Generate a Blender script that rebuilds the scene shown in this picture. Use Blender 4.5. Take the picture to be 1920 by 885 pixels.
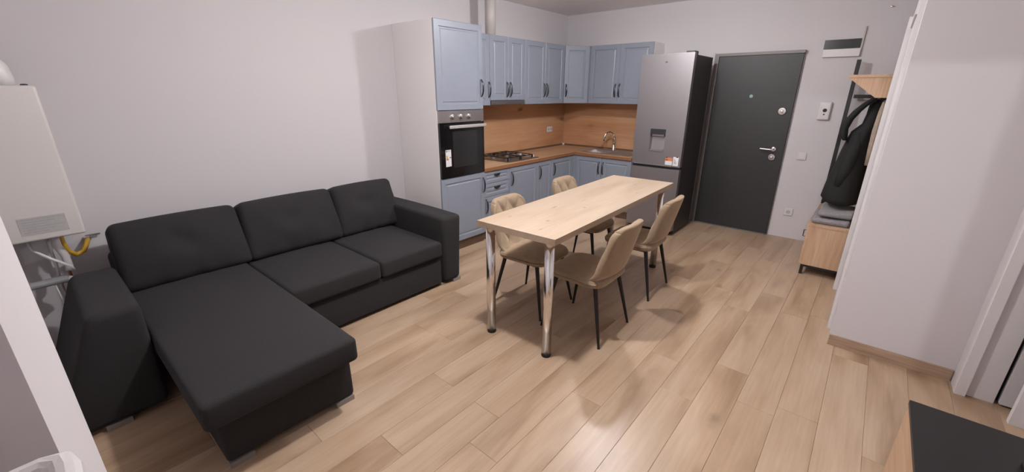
import bpy, bmesh, math, random
from mathutils import Vector, Matrix
random.seed(7)
for o in list(bpy.data.objects): bpy.data.objects.remove(o)
scene = bpy.context.scene
C = scene.collection
PI = math.pi

# ------------------------------------------------------------------ camera
F_PX, YAW, PITCH, ROLL = 778.53, 40.483, 19.154, 0.233
CAM = Vector((-5.5567, -3.7040, 1.5951))
a, b, r = math.radians(YAW), math.radians(PITCH), math.radians(ROLL)
fw = Vector((math.cos(a)*math.cos(b), math.sin(a)*math.cos(b), -math.sin(b)))
rt = Vector((math.sin(a), -math.cos(a), 0)); up = rt.cross(fw)
rt2 = math.cos(r)*rt + math.sin(r)*up; up2 = -math.sin(r)*rt + math.cos(r)*up
cd = bpy.data.cameras.new('camera'); cam = bpy.data.objects.new('camera', cd); C.objects.link(cam)
m = Matrix((rt2, up2, -fw)).transposed().to_4x4(); m.translation = CAM
cam.matrix_world = m
cd.sensor_fit = 'HORIZONTAL'; cd.sensor_width = 36; cd.lens = 36*F_PX/1920; cd.clip_start = 0.02
scene.camera = cam

# ------------------------------------------------------------------ world, light, exposure
w = bpy.data.worlds.new('night'); scene.world = w; w.use_nodes = True
w.node_tree.nodes['Background'].inputs[0].default_value = (0.02, 0.022, 0.03, 1)
w.node_tree.nodes['Background'].inputs[1].default_value = 0.3
vs = scene.view_settings
vs.view_transform = 'Standard'; vs.look = 'None'; vs.gamma = 1; vs.exposure = 0.0
LAMPS = [((-2.0, -2.07, 2.45), 66, 0.055), ((-4.0, -2.24, 2.45), 100, 0.055)]
LAMP_COLOR = (1.0, 0.985, 0.99)
PATCH_LAMP = ((-6.60, -3.93, 2.07), 120, 0.008)  # unseen lamp, added to throw the bright patch on the partition

# ------------------------------------------------------------------ helpers
WM = {}
def link(o):
    C.objects.link(o); return o
def thing(name, label, cat, loc=(0, 0, 0), rz=0, group=None):
    o = link(bpy.data.objects.new(name, None)); o.location = loc; o.rotation_euler = (0, 0, rz)
    o.empty_display_size = 0.1
    WM[o.name] = Matrix.Translation(loc) @ Matrix.Rotation(rz, 4, 'Z')
    o['label'] = label; o['category'] = cat
    if group: o['group'] = group
    return o
def tag(o, label, cat, group=None):
    o['label'] = label; o['category'] = cat
    if group: o['group'] = group
    return o
def obj(name, bm, mt, parent=None, smooth=False, local=False, label=None, bevel=0, origin=None):
    """one mesh object; vertices are given in world space unless local"""
    if bevel:
        bmesh.ops.bevel(bm, geom=[e for e in bm.edges if len(e.link_faces) == 2 and e.calc_face_angle(0) > 0.5],
                        offset=bevel, segments=2, affect='EDGES', profile=0.6, clamp_overlap=True)
    me = bpy.data.meshes.new(name); o = bpy.data.objects.new(name, me)
    W = Matrix.Identity(4)
    if parent is not None:
        W = WM[parent.name]
    if local:
        WM_o = W.copy()
    elif origin is not None:
        off = W.inverted() @ Vector(origin)
        bm.transform(Matrix.Translation(-off) @ W.inverted()); o.location = off
        WM_o = W @ Matrix.Translation(off)
    else:
        bm.transform(W.inverted()); WM_o = W.copy()
    bmesh.ops.recalc_face_normals(bm, faces=bm.faces)
    bm.to_mesh(me); bm.free()
    me.materials.append(mt)
    if smooth:
        for p in me.polygons: p.use_smooth = True
    link(o)
    if parent is not None: o.parent = parent
    WM[o.name] = WM_o
    if label: o['label'] = label
    return o
def struct(name, bm, mt, **k):
    o = obj(name, bm, mt, **k); o['kind'] = 'structure'; return o
def B(): return bmesh.new()
def box(bm, x0, x1, y0, y1, z0, z1):
    x0, x1 = sorted((x0, x1)); y0, y1 = sorted((y0, y1)); z0, z1 = sorted((z0, z1))
    v = [bm.verts.new((x, y, z)) for x in (x0, x1) for y in (y0, y1) for z in (z0, z1)]
    for f in ((0, 1, 3, 2), (4, 6, 7, 5), (0, 4, 5, 1), (2, 3, 7, 6), (0, 2, 6, 4), (1, 5, 7, 3)):
        bm.faces.new([v[i] for i in f])
    return bm
def bx(*c): return box(B(), *c)
def tube(bm, pts, rad, n=10, cap=True):
    pts = [Vector(p) for p in pts]
    rads = rad if isinstance(rad, (list, tuple)) else [rad]*len(pts)
    rings = []; prev = None
    for i, p in enumerate(pts):
        d = (pts[min(i+1, len(pts)-1)] - pts[max(i-1, 0)]).normalized()
        if prev is None:
            u = d.orthogonal().normalized()
        else:
            u = (prev - d*prev.dot(d)).normalized()
        prev = u; v = d.cross(u)
        rings.append([bm.verts.new(p + rads[i]*(math.cos(2*PI*k/n)*u + math.sin(2*PI*k/n)*v)) for k in range(n)])
    for q0, q1 in zip(rings, rings[1:]):
        for k in range(n): bm.faces.new((q0[k], q0[(k+1) % n], q1[(k+1) % n], q1[k]))
    if cap:
        bm.faces.new(rings[0][::-1]); bm.faces.new(rings[-1])
    return bm
def lathe(bm, prof, mat4=Matrix.Identity(4), n=24):
    """prof: (radius, height) pairs about local z, placed by mat4"""
    rings = []
    for (rr, h) in prof:
        if rr < 1e-6: rings.append([bm.verts.new(mat4 @ Vector((0, 0, h)))])
        else: rings.append([bm.verts.new(mat4 @ Vector((rr*math.cos(2*PI*k/n), rr*math.sin(2*PI*k/n), h))) for k in range(n)])
    for q0, q1 in zip(rings, rings[1:]):
        for k in range(n):
            j = (k+1) % n
            if len(q0) == 1 and len(q1) == 1: continue
            if len(q0) == 1: bm.faces.new((q0[0], q1[k], q1[j]))
            elif len(q1) == 1: bm.faces.new((q0[k], q0[j], q1[0]))
            else: bm.faces.new((q0[k], q0[j], q1[j], q1[k]))
    if len(rings[0]) > 1: bm.faces.new(rings[0][::-1])
    if len(rings[-1]) > 1: bm.faces.new(rings[-1])
    return bm
def frame(origin, ux, uy, uz):
    M = Matrix((Vector(ux), Vector(uy), Vector(uz))).transposed().to_4x4(); M.translation = Vector(origin); return M
def prism(bm, poly, M, depth):
    """extrude a 2-D polygon lying in M's xy plane along M's z"""
    lo = [bm.verts.new(M @ Vector((x, y, 0))) for x, y in poly]
    hi = [bm.verts.new(M @ Vector((x, y, depth))) for x, y in poly]
    n = len(poly)
    bm.faces.new(lo[::-1]); bm.faces.new(hi)
    for k in range(n): bm.faces.new((lo[k], lo[(k+1) % n], hi[(k+1) % n], hi[k]))
    return bm
def axis(h, rr, seg):
    arc = [0, .12, .35, .65, 1.0]
    lo = [-h + rr*t for t in arc]; hi = [h - rr*t for t in reversed(arc)]
    mid = [(-h+rr) + (2*h-2*rr)*k/seg for k in range(1, seg)]
    return lo + mid + hi
def rbox(bm, x0, x1, y0, y1, z0, z1, rr, seg=(6, 6, 3), f=None):
    """rounded box with a grid over it; f(local point, half sizes) may move points"""
    c = Vector(((x0+x1)/2, (y0+y1)/2, (z0+z1)/2)); h = Vector((abs(x1-x0)/2, abs(y1-y0)/2, abs(z1-z0)/2))
    rr = min(rr, min(h)*.98)
    ax = [axis(h[i], rr, seg[i]) for i in range(3)]
    cache = {}
    def V(p):
        key = (round(p[0], 6), round(p[1], 6), round(p[2], 6))
        if key not in cache:
            q = Vector([max(-(h[i]-rr), min(h[i]-rr, p[i])) for i in range(3)])
            d = Vector(p) - q
            s = q + d.normalized()*rr if d.length > 1e-9 else Vector(p)
            if f: s = f(s, h)
            cache[key] = bm.verts.new(c + s)
        return cache[key]
    for i in range(3):
        j, k = (i+1) % 3, (i+2) % 3
        for sgn in (-1, 1):
            for a0, a1 in zip(ax[j], ax[j][1:]):
                for b0, b1 in zip(ax[k], ax[k][1:]):
                    def P(u, v):
                        p = [0, 0, 0]; p[i] = sgn*h[i]; p[j] = u; p[k] = v; return V(p)
                    q = [P(a0, b0), P(a1, b0), P(a1, b1), P(a0, b1)]
                    bm.faces.new(q if sgn > 0 else q[::-1])
    return bm
def copy_tree(o, parent=None):
    c = o.copy(); C.objects.link(c)
    if parent is not None: c.parent = parent
    for ch in list(o.children): copy_tree(ch, c)
    return c

# ------------------------------------------------------------------ materials
def new_mat(name):
    mt = bpy.data.materials.new(name); mt.use_nodes = True
    nt = mt.node_tree; return mt, nt, nt.nodes['Principled BSDF']
def s2l(c):
    return tuple((x/255/12.92 if x/255 <= .04045 else ((x/255+.055)/1.055)**2.4) for x in c)
ALBEDO = .80          # overall paint reflectance of the room's surfaces
def plain(name, col, rough=.5, metal=0, noise=0, bump=0, scale=40, sheen=0, spec=None, coat=0):
    if metal < .5: col = tuple(c*ALBEDO for c in col)
    mt, nt, p = new_mat(name)
    p.inputs['Base Color'].default_value = (*col, 1); p.inputs['Roughness'].default_value = rough
    p.inputs['Metallic'].default_value = metal
    if spec is not None: p.inputs['Specular IOR Level'].default_value = spec
    if sheen:
        p.inputs['Sheen Weight'].default_value = sheen; p.inputs['Sheen Roughness'].default_value = .4
        p.inputs['Sheen Tint'].default_value = (*[min(1, c*2.2+.1) for c in col], 1)
    if coat: p.inputs['Coat Weight'].default_value = coat
    if noise or bump:
        tc = nt.nodes.new('ShaderNodeTexCoord'); nz = nt.nodes.new('ShaderNodeTexNoise')
        nz.inputs['Scale'].default_value = scale; nz.inputs['Detail'].default_value = 5
        nt.links.new(tc.outputs['Object'], nz.inputs['Vector'])
        if noise:
            cr = nt.nodes.new('ShaderNodeValToRGB')
            cr.color_ramp.elements[0].position = .3; cr.color_ramp.elements[1].position = .7
            cr.color_ramp.elements[0].color = (*[c*(1-noise) for c in col], 1)
            cr.color_ramp.elements[1].color = (*[min(1, c*(1+noise)) for c in col], 1)
            nt.links.new(nz.outputs['Fac'], cr.inputs['Fac']); nt.links.new(cr.outputs['Color'], p.inputs['Base Color'])
        if bump:
            bp = nt.nodes.new('ShaderNodeBump'); bp.inputs['Strength'].default_value = bump; bp.inputs['Distance'].default_value = .004
            nt.links.new(nz.outputs['Fac'], bp.inputs['Height']); nt.links.new(bp.outputs['Normal'], p.inputs['Normal'])
    return mt
def wood(name, dark, mid, light, grain=0, rough=.4, stretch=7, scale=1.6, vary=.0, knots=.5, knot_scale=1.6, knot_col=None, fine=.35, spots=()):
    """grain runs along object axis `grain`; every object gets its own piece of board through Object Info"""
    dark, mid, light = [tuple(c*ALBEDO for c in q) for q in (dark, mid, light)]
    mt, nt, p = new_mat(name); N = nt.nodes.new; L = nt.links.new
    tc = N('ShaderNodeTexCoord'); oi = N('ShaderNodeObjectInfo')
    mul = N('ShaderNodeVectorMath'); mul.operation = 'SCALE'; mul.inputs['Scale'].default_value = 37.0
    cmb = N('ShaderNodeCombineXYZ')
    for i in range(3): L(oi.outputs['Random'], cmb.inputs[i])
    L(cmb.outputs[0], mul.inputs[0])
    add = N('ShaderNodeVectorMath'); add.operation = 'ADD'
    L(tc.outputs['Object'], add.inputs[0]); L(mul.outputs[0], add.inputs[1])
    def mapped(s):
        mp = N('ShaderNodeMapping'); mp.vector_type = 'POINT'
        sc = [s*stretch]*3; sc[grain] = s; mp.inputs['Scale'].default_value = sc
        L(add.outputs[0], mp.inputs['Vector']); return mp
    n1 = N('ShaderNodeTexNoise'); n1.inputs['Scale'].default_value = 1; n1.inputs['Detail'].default_value = 4; n1.inputs['Distortion'].default_value = .6
    L(mapped(scale).outputs[0], n1.inputs['Vector'])
    cr = N('ShaderNodeValToRGB'); e = cr.color_ramp.elements
    e[0].position = .28; e[0].color = (*dark, 1); e[1].position = .72; e[1].color = (*light, 1)
    k = cr.color_ramp.elements.new(.48); k.color = (*mid, 1)
    L(n1.outputs['Fac'], cr.inputs['Fac'])
    n2 = N('ShaderNodeTexNoise'); n2.inputs['Scale'].default_value = 1; n2.inputs['Detail'].default_value = 6
    mp2 = N('ShaderNodeMapping'); sc = [scale*70]*3; sc[grain] = scale*3; mp2.inputs['Scale'].default_value = sc
    L(add.outputs[0], mp2.inputs['Vector']); L(mp2.outputs[0], n2.inputs['Vector'])
    mx = N('ShaderNodeMix'); mx.data_type = 'RGBA'; mx.blend_type = 'MULTIPLY'
    fr = N('ShaderNodeValToRGB'); fr.color_ramp.elements[0].position = .3; fr.color_ramp.elements[1].position = .62
    fr.color_ramp.elements[0].color = (1-fine, 1-fine*1.1, 1-fine*1.2, 1); fr.color_ramp.elements[1].color = (1, 1, 1, 1)
    L(n2.outputs['Fac'], fr.inputs['Fac']); mx.inputs['Factor'].default_value = 1
    L(cr.outputs['Color'], mx.inputs['A']); L(fr.outputs['Color'], mx.inputs['B'])
    out = mx.outputs['Result']
    if knots:
        vo = N('ShaderNodeTexVoronoi'); vo.inputs['Scale'].default_value = 1
        mp3 = N('ShaderNodeMapping'); sc = [knot_scale*2.2]*3; sc[grain] = knot_scale; mp3.inputs['Scale'].default_value = sc
        nw = N('ShaderNodeTexNoise'); nw.inputs['Scale'].default_value = 9
        L(add.outputs[0], nw.inputs['Vector'])
        ad2 = N('ShaderNodeVectorMath'); ad2.operation = 'MULTIPLY_ADD'; ad2.inputs[1].default_value = (.05, .05, .05)
        L(nw.outputs['Color'], ad2.inputs[0]); L(add.outputs[0], ad2.inputs[2]); L(ad2.outputs[0], mp3.inputs['Vector'])
        L(mp3.outputs[0], vo.inputs['Vector'])
        kr = N('ShaderNodeValToRGB'); kr.color_ramp.elements[0].position = .02; kr.color_ramp.elements[1].position = .1
        kr.color_ramp.elements[0].color = (1, 1, 1, 1); kr.color_ramp.elements[1].color = (0, 0, 0, 1)
        L(vo.outputs['Distance'], kr.inputs['Fac'])
        ml = N('ShaderNodeMath'); ml.operation = 'MULTIPLY'; ml.inputs[1].default_value = knots; L(kr.outputs['Color'], ml.inputs[0])
        mk = N('ShaderNodeMix'); mk.data_type = 'RGBA'; L(ml.outputs[0], mk.inputs['Factor'])
        L(out, mk.inputs['A']); mk.inputs['B'].default_value = (*(knot_col or [c*.3 for c in dark]), 1)
        out = mk.outputs['Result']
    for (kx, ky, ka, kb) in spots:            # single knots at their own places on the board
        sb = N('ShaderNodeVectorMath'); sb.operation = 'SUBTRACT'; sb.inputs[1].default_value = (kx, ky, 0); L(tc.outputs['Object'], sb.inputs[0])
        dv = N('ShaderNodeVectorMath'); dv.operation = 'MULTIPLY'; dv.inputs[1].default_value = (1/ka, 1/kb, 0); L(sb.outputs[0], dv.inputs[0])
        ln = N('ShaderNodeVectorMath'); ln.operation = 'LENGTH'; L(dv.outputs[0], ln.inputs[0])
        mr = N('ShaderNodeMapRange'); mr.inputs['From Min'].default_value = .35; mr.inputs['From Max'].default_value = 1; mr.inputs['To Min'].default_value = .62; mr.inputs['To Max'].default_value = 0
        L(ln.outputs['Value'], mr.inputs['Value'])
        mk = N('ShaderNodeMix'); mk.data_type = 'RGBA'; L(mr.outputs[0], mk.inputs['Factor']); L(out, mk.inputs['A']); mk.inputs['B'].default_value = (*[c*.42 for c in dark], 1)
        out = mk.outputs['Result']
    if vary:
        hv = N('ShaderNodeHueSaturation'); mr = N('ShaderNodeMapRange')
        mr.inputs['To Min'].default_value = 1-vary; mr.inputs['To Max'].default_value = 1+vary
        L(oi.outputs['Random'], mr.inputs['Value']); L(mr.outputs[0], hv.inputs['Value']); L(out, hv.inputs['Color']); out = hv.outputs['Color']
    L(out, p.inputs['Base Color']); p.inputs['Roughness'].default_value = rough
    bp = N('ShaderNodeBump'); bp.inputs['Strength'].default_value = .08; bp.inputs['Distance'].default_value = .002
    L(n2.outputs['Fac'], bp.inputs['Height']); L(bp.outputs['Normal'], p.inputs['Normal'])
    return mt

TABLE_KNOTS = [(-.791, .184, .020, .011), (-.714, -.063, .022, .014), (-.416, .082, .055, .008), (-.40, .088, .018, .010), (-.279, -.085, .022, .014), (-.885, -.127, .026, .008), (.532, .182, .035, .007), (.40, -.19, .03, .006), (-.10, .02, .06, .005), (.70, -.05, .04, .006)]
M_WALL = plain('wall_paint', (.715, .677, .695), .9)
M_CEIL = plain('ceiling_paint', (1.0, .95, .955), .9)
M_WHITE = plain('white_lacquer', (.82, .79, .80), .45)
M_SIDE = plain('white_laminate', (1.0, .965, .95), .5)
M_BLUE = plain('blue_grey_paint', (.30, .33, .395), .38, noise=.02, scale=14)
M_BLUE_EDGE = M_BLUE
M_FLOOR = wood('floor_laminate', s2l((154, 124, 97)), s2l((188, 160, 133)), s2l((201, 176, 151)), 0, .32, 4.5, 1.05, vary=.03, knots=.7, knot_scale=1.15, fine=.10)
M_JOINT = plain('floor_underlay', (.20, .145, .10), .9)
M_TABLE = wood('table_oak', s2l((178, 154, 130)), s2l((191, 169, 147)), s2l((199, 178, 158)), 0, .42, 6, 1.1, knots=0, fine=.10, spots=TABLE_KNOTS)
M_SPLASH = wood('backsplash_oak', s2l((186, 132, 92)), s2l((208, 158, 118)), s2l((216, 172, 134)), 0, .45, 6, .8, knots=.85, knot_scale=1.3, fine=.14)
M_SPLASH_Y = wood('backsplash_oak_y', s2l((186, 132, 92)), s2l((208, 158, 118)), s2l((216, 172, 134)), 1, .45, 6, .8, knots=.85, knot_scale=1.3, fine=.14)
M_TOP = wood('worktop_oak', s2l((192, 148, 112)), s2l((207, 167, 131)), s2l((216, 180, 146)), 0, .4, 6, 1.1, knots=.5, knot_scale=1.3, fine=.2)
M_PLINTH = wood('plinth_wood', s2l((92, 70, 55)), s2l((112, 86, 68)), s2l((126, 98, 78)), 0, .5, 8, 1.5, knots=0)
M_BASEB = wood('baseboard_wood', s2l((166, 136, 112)), s2l((182, 152, 128)), s2l((192, 164, 140)), 1, .5, 8, 1.4, knots=.3)
M_RACK = wood('rack_oak', s2l((194, 156, 122)), s2l((208, 172, 140)), s2l((216, 184, 154)), 2, .5, 6, 1.3, knots=.4, fine=.2)
M_RACK_X = wood('rack_oak_x', s2l((194, 156, 122)), s2l((208, 172, 140)), s2l((216, 184, 154)), 0, .5, 6, 1.3, knots=.3, fine=.2)
M_SOFA = plain('charcoal_fabric', (.036, .034, .035), .95, noise=.22, bump=.5, scale=420, sheen=.25, spec=.15)
M_VELVET = plain('beige_velvet', (.34, .25, .167), .8, noise=.10, scale=22, sheen=.8, spec=.2)
M_BLACKM = plain('black_metal', (.012, .011, .011), .42, spec=.4)
M_CHROME = plain('chrome', (.82, .80, .79), .17, 1)
M_STEEL = plain('brushed_steel', (.44, .42, .42), .40, 1)
M_HANDLE = plain('dark_nickel', (.10, .10, .11), .3, 1)
M_FOOT = plain('satin_foot', (.36, .34, .33), .4, .4)
M_RUBBER = plain('black_rubber', (.01, .01, .01), .7)
M_FRIDGE = plain('fridge_steel', (.33, .31, .32), .42, .85)
M_FRSIDE = plain('fridge_side_paint', (.040, .036, .037), .5)
M_DOOR = plain('anthracite_door', (.028, .0265, .0275), .48, noise=.08, scale=18)
M_DFRAME = plain('door_frame_metal', (.20, .18, .17), .5, .2)
M_GLASSBLK = plain('oven_glass', (.006, .006, .007), .12, coat=.3)
M_OVENWIN = plain('oven_window', (.022, .022, .023), .12)
M_PLASTIC = plain('white_plastic', (.78, .75, .75), .35)
M_BOILER = plain('boiler_enamel', (.74, .705, .68), .4)
M_STICKER = plain('grey_sticker', (.50, .485, .475), .6, noise=.06, scale=60)
M_PAPER = plain('paper_white', (.82, .80, .80), .7)
M_ORANGE = plain('print_orange', (.62, .14, .05), .6)
M_YELLOW = plain('yellow_gas_hose', (.62, .36, .03), .45)
M_GREEN = plain('print_green', (.18, .36, .10), .6)
M_RED = plain('print_red', (.45, .05, .03), .6)
M_BLACKP = plain('print_black', (.02, .02, .025), .6)
M_GREYP = plain('print_grey', (.42, .41, .42), .6)
M_DARKTOP = plain('black_laminate', (.010, .0095, .0095), .45, noise=.1, scale=120)
M_JACKET = plain('black_jacket_cloth', (.012, .011, .012), .9, noise=.2, bump=.3, scale=60)
M_SCARF = plain('beige_cloth', (.40, .32, .25), .9, noise=.12, scale=40)
M_CUSHION = plain('grey_plush', (.27, .25, .26), .95, noise=.15, bump=.4, scale=90, sheen=.4)
M_HOB = plain('hob_steel', (.30, .27, .25), .3, .9)
M_IRON = plain('cast_iron', (.018, .017, .017), .6)
M_PEEP = plain('peephole_lens', (.45, .62, .66), .1, .3)
M_FLUE = plain('white_flue', (.80, .78, .78), .3)
M_PIPE = plain('painted_pipe', (.58, .54, .52), .5)
M_PVC = plain('white_pvc', (.76, .71, .73), .35)
M_GASKET = plain('window_gasket', (.16, .08, .07), .6)
M_COPPER = plain('copper_pipe', (.55, .30, .20), .35, .9)
M_DARKGLASS = plain('dark_glass_panel', (.02, .022, .022), .18)
def glass_mat():
    mt, nt, p = new_mat('window_glass'); N = nt.nodes.new
    tr = N('ShaderNodeBsdfTransparent'); tr.inputs[0].default_value = (.93, .94, .94, 1)
    gl = N('ShaderNodeBsdfGlossy'); gl.inputs['Roughness'].default_value = .02
    fz = N('ShaderNodeFresnel'); fz.inputs['IOR'].default_value = 1.45
    mx = N('ShaderNodeMixShader'); nt.links.new(fz.outputs[0], mx.inputs[0]); nt.links.new(tr.outputs[0], mx.inputs[1]); nt.links.new(gl.outputs[0], mx.inputs[2])
    nt.links.new(mx.outputs[0], nt.nodes['Material Output'].inputs['Surface'])
    return mt
M_GLASS = glass_mat()
M_PANEL = plain('grey_infill_panel', (.22, .195, .18), .5)

# ------------------------------------------------------------------ setting
H = 2.62
XE, YR = -6.25, -4.60      # window-side wall, living room's right wall
fl = struct('floor', bx(XE-.1, .1, -4.7, .1, -.06, -.012), M_JOINT, origin=(0, 0, 0))
row = 0; y = .02; PW = .18; rng = random.Random(3)
y = -.017
while y > -4.66:
    x = XE - rng.random()*1.29
    while x < .02:
        x0, x1 = max(x, XE), min(x+1.288, .0); y1, y0 = min(y, 0), y-PW
        if x1-x0 > .03:
            bm = B(); g = .0005; c = .0010
            lo = [bm.verts.new(v) for v in ((x0+g, y0+g, -.012), (x1-g, y0+g, -.012), (x1-g, y1-g, -.012), (x0+g, y1-g, -.012))]
            md = [bm.verts.new((v.co.x, v.co.y, -c*.6)) for v in lo]
            hi = [bm.verts.new(v) for v in ((x0+g+c, y0+g+c, 0), (x1-g-c, y0+g+c, 0), (x1-g-c, y1-g-c, 0), (x0+g+c, y1-g-c, 0))]
            bm.faces.new(hi)
            for q0, q1 in ((lo, md), (md, hi)):
                for k in range(4): bm.faces.new((q0[k], q0[(k+1) % 4], q1[(k+1) % 4], q1[k]))
            obj('floor_plank', bm, M_FLOOR, fl, origin=((x0+x1)/2, (y0+y1)/2, 0))
        x += 1.288
    y -= PW
struct('ceiling', bx(XE-.1, .1, -4.7, .1, H, H+.1), M_CEIL)
struct('wall_left', bx(XE-.1, .1, 0, .1, -.06, H), M_WALL)
struct('wall_back', bx(0, .1, -3.9, 0, -.06, H), M_WALL)
struct('wall_hall', bx(-2.2, 0, -3.9, -3.757, -.06, H), M_WALL)
struct('wall_partition', bx(-2.335, -2.2, -4.70, -3.757, -.06, H), M_WALL)
struct('wall_right', bx(XE, -2.62, -4.70, YR, -.06, H), M_WALL)
bm = B(); XW = -5.61
box(bm, XW-.15, XW, -4.70, -4.08, -.06, H); box(bm, XW-.15, XW, -3.11, -2.53, -.06, H); box(bm, XW-.15, XW, -4.08, -3.11, 2.14, H)
box(bm, -5.93, XW-.15, -2.65, -2.53, -.06, H)
struct('wall_front', bm, M_WALL)
struct('wall_niche', bx(-6.0, -5.93, -2.65, 0, -.06, H), M_WALL)
struct('wall_balcony', bx(-6.82, -6.72, -4.70, -2.6, -.06, H), M_WALL)
# balcony door in the window-side wall, right beside the camera
d4 = struct('door_4', bx(XW-.149, XW-.06, -4.078, -4.03, 0, 2.138), M_PVC)
bm = B(); box(bm, XW-.149, XW-.06, -3.16, -3.112, 0, 2.138); box(bm, XW-.149, XW-.06, -4.03, -3.16, 2.085, 2.138)
struct('door_frame', bm, M_PVC, parent=d4)
# unseen solid leaf and narrow sidelight, shaped to confine the added lamp's beam
bm = B(); y0, y1, zt = -3.72, -3.985, 2.005
box(bm, XW-.14, XW-.07, -3.66, -3.162, .02, 2.083)
struct('door_leaf', bm, M_PVC, parent=d4, bevel=.003)
bm = B(); box(bm, XW-.14, XW-.07, -4.028, y1, .02, 2.083); box(bm, XW-.14, XW-.07, y0, -3.662, .02, 2.083); box(bm, XW-.14, XW-.07, y1, y0, zt, 2.083); box(bm, XW-.14, XW-.07, y1, y0, .02, .12)
struct('beam_slit_frame', bm, M_PVC, parent=d4)
struct('glass_pane', bx(XW-.112, XW-.106, y1, y0, .12, zt), M_GLASS, parent=d4)
hb = B(); rbox(hb, XW-.0695, XW-.058, -3.191, -3.165, 1.175, 1.315, .004, (1, 1, 2))
tube(hb, [(XW-.06, -3.176, 1.258), (XW-.008, -3.176, 1.258), (XW+.004, -3.181, 1.257), (XW+.007, -3.195, 1.256), (XW+.006, -3.31, 1.250)], [.010, .011, .012, .012, .011], 12)
struct('door_handle', hb, M_PLASTIC, parent=d4)
struct('baseboard_partition', bx(-2.349, -2.335, -4.344, -3.757, 0, .072), M_BASEB, bevel=.003)
# hall door in the passage wall, seen edge on: casing that stands proud of the wall
d2 = struct('door_2', bx(-2.02, -1.30, -3.757, -3.735, .01, 2.02), M_WHITE)
cas = B(); box(cas, -1.295, -1.205, -3.757, -3.706, 0, 2.10); box(cas, -2.10, -2.025, -3.757, -3.735, 0, 2.10); box(cas, -2.025, -1.295, -3.757, -3.725, 2.025, 2.10)
struct('door_frame', cas, M_WHITE, parent=d2, bevel=.003)
# white sliding doors at the end of the partition
d3 = struct('door_3', bx(-2.45, -2.336, -4.505, -4.395, .0, 2.3), M_WHITE, bevel=.004)
struct('door_frame', bx(-2.475, -2.336, -4.395, -4.350, 0, 2.36), M_WHITE, parent=d3, bevel=.006)
struct('door_panel', bx(-2.46, -2.42, -4.597, -4.522, .012, 2.3), M_WHITE, parent=d3, bevel=.003)
struct('door_gap', bx(-2.40, -2.336, -4.60, -4.505, 0, 2.3), M_BLACKP, parent=d3)
struct('trim_1', bx(-2.62, -2.585, -4.70, -4.535, 0, 2.4), M_WHITE, bevel=.005)

# ------------------------------------------------------------------ lights (the flat's two ceiling lamps, above the frame)
for i, (pos, wt, rad) in enumerate(LAMPS):
    lb = ['white ceiling lamp base above the dining table, lighting the kitchen', 'white ceiling lamp base over the open floor in front of the sofa'][i]
    t = thing('ceiling_lamp', lb, 'lamp', (pos[0], pos[1], H))
    obj('lamp_base', lathe(B(), [(.06, 0), (.06, -.012), (.025, -.03), (.02, -.06), (0, -.06)], Matrix.Translation((pos[0], pos[1], H-.001))), M_PLASTIC, t, smooth=False)
    for kind, share in (('POINT', .80), ('AREA', .16)):    # bare bulb in a shallow reflector: all round plus a downward half
        ld = bpy.data.lights.new('lamp_light', kind); ld.energy = wt*share; ld.color = LAMP_COLOR
        if kind == 'POINT': ld.shadow_soft_size = rad
        else: ld.shape = 'DISK'; ld.size = rad*2
        lo = link(bpy.data.objects.new('lamp_light', ld)); lo.parent = t; lo.location = (0, 0, pos[2]-H)

bp_, bw_, br_ = PATCH_LAMP
t = thing('patch_lamp', 'unseen lamp added outside the balcony door to make the bright partition patch', 'lamp', (-6.72, bp_[1], bp_[2]))
obj('lamp_base', lathe(B(), [(.05, 0), (.05, .02), (.02, .03), (.02, .05), (0, .05)], frame((-6.719, bp_[1], bp_[2]), (0, 1, 0), (0, 0, 1), (1, 0, 0))), M_PLASTIC, t)
ld = bpy.data.lights.new('lamp_light', 'POINT'); ld.energy = bw_; ld.shadow_soft_size = br_; ld.color = LAMP_COLOR
lo = link(bpy.data.objects.new('lamp_light', ld)); lo.parent = t; lo.location = (bp_[0]+6.72, 0, 0)

# ------------------------------------------------------------------ kitchen
def panel_door(Mx, wd, ht, t=.019, fw_=.058):
    """framed door with a recessed groove and a field panel; local x width, y height, z outward (0 = front plane)"""
    bm = B()
    f = min(fw_, wd*.26, ht*.30)
    prof = [(0, -t), (0, -.004), (.004, 0), (f-.004, 0), (f+.002, -.008), (f+.012, -.008), (f+.022, -.003)]
    rings = []
    for ins, dz in prof:
        rings.append([bm.verts.new(Mx @ Vector(v)) for v in ((ins, ins, dz), (wd-ins, ins, dz), (wd-ins, ht-ins, dz), (ins, ht-ins, dz))])
    bm.faces.new(rings[0][::-1]); bm.faces.new(rings[-1])
    for q0, q1 in zip(rings, rings[1:]):
        for k in range(4): bm.faces.new((q0[k], q0[(k+1) % 4], q1[(k+1) % 4], q1[k]))
    return bm
def bow_handle(Mx, ln=.165, vertical=True):
    """broad flat bow: local z outward, along local y"""
    bm = B(); n = 12; rows = []
    for k in range(n+1):
        s = -1 + 2*k/n; z = .004 + .026*(1-abs(s)**2.6); wv = .0105 - .004*abs(s)**2
        yy = s*ln/2; tk = .006
        if abs(s) == 1: z = 0
        pts = [(-wv, yy, z), (wv, yy, z), (wv*.7, yy, z+tk), (-wv*.7, yy, z+tk)]
        rows.append([bm.verts.new(Mx @ Vector(p)) for p in pts])
    for q0, q1 in zip(rows, rows[1:]):
        for k in range(4): bm.faces.new((q0[k], q0[(k+1) % 4], q1[(k+1) % 4], q1[k]))
    bm.faces.new(rows[0][::-1]); bm.faces.new(rows[-1])
    return bm
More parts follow.
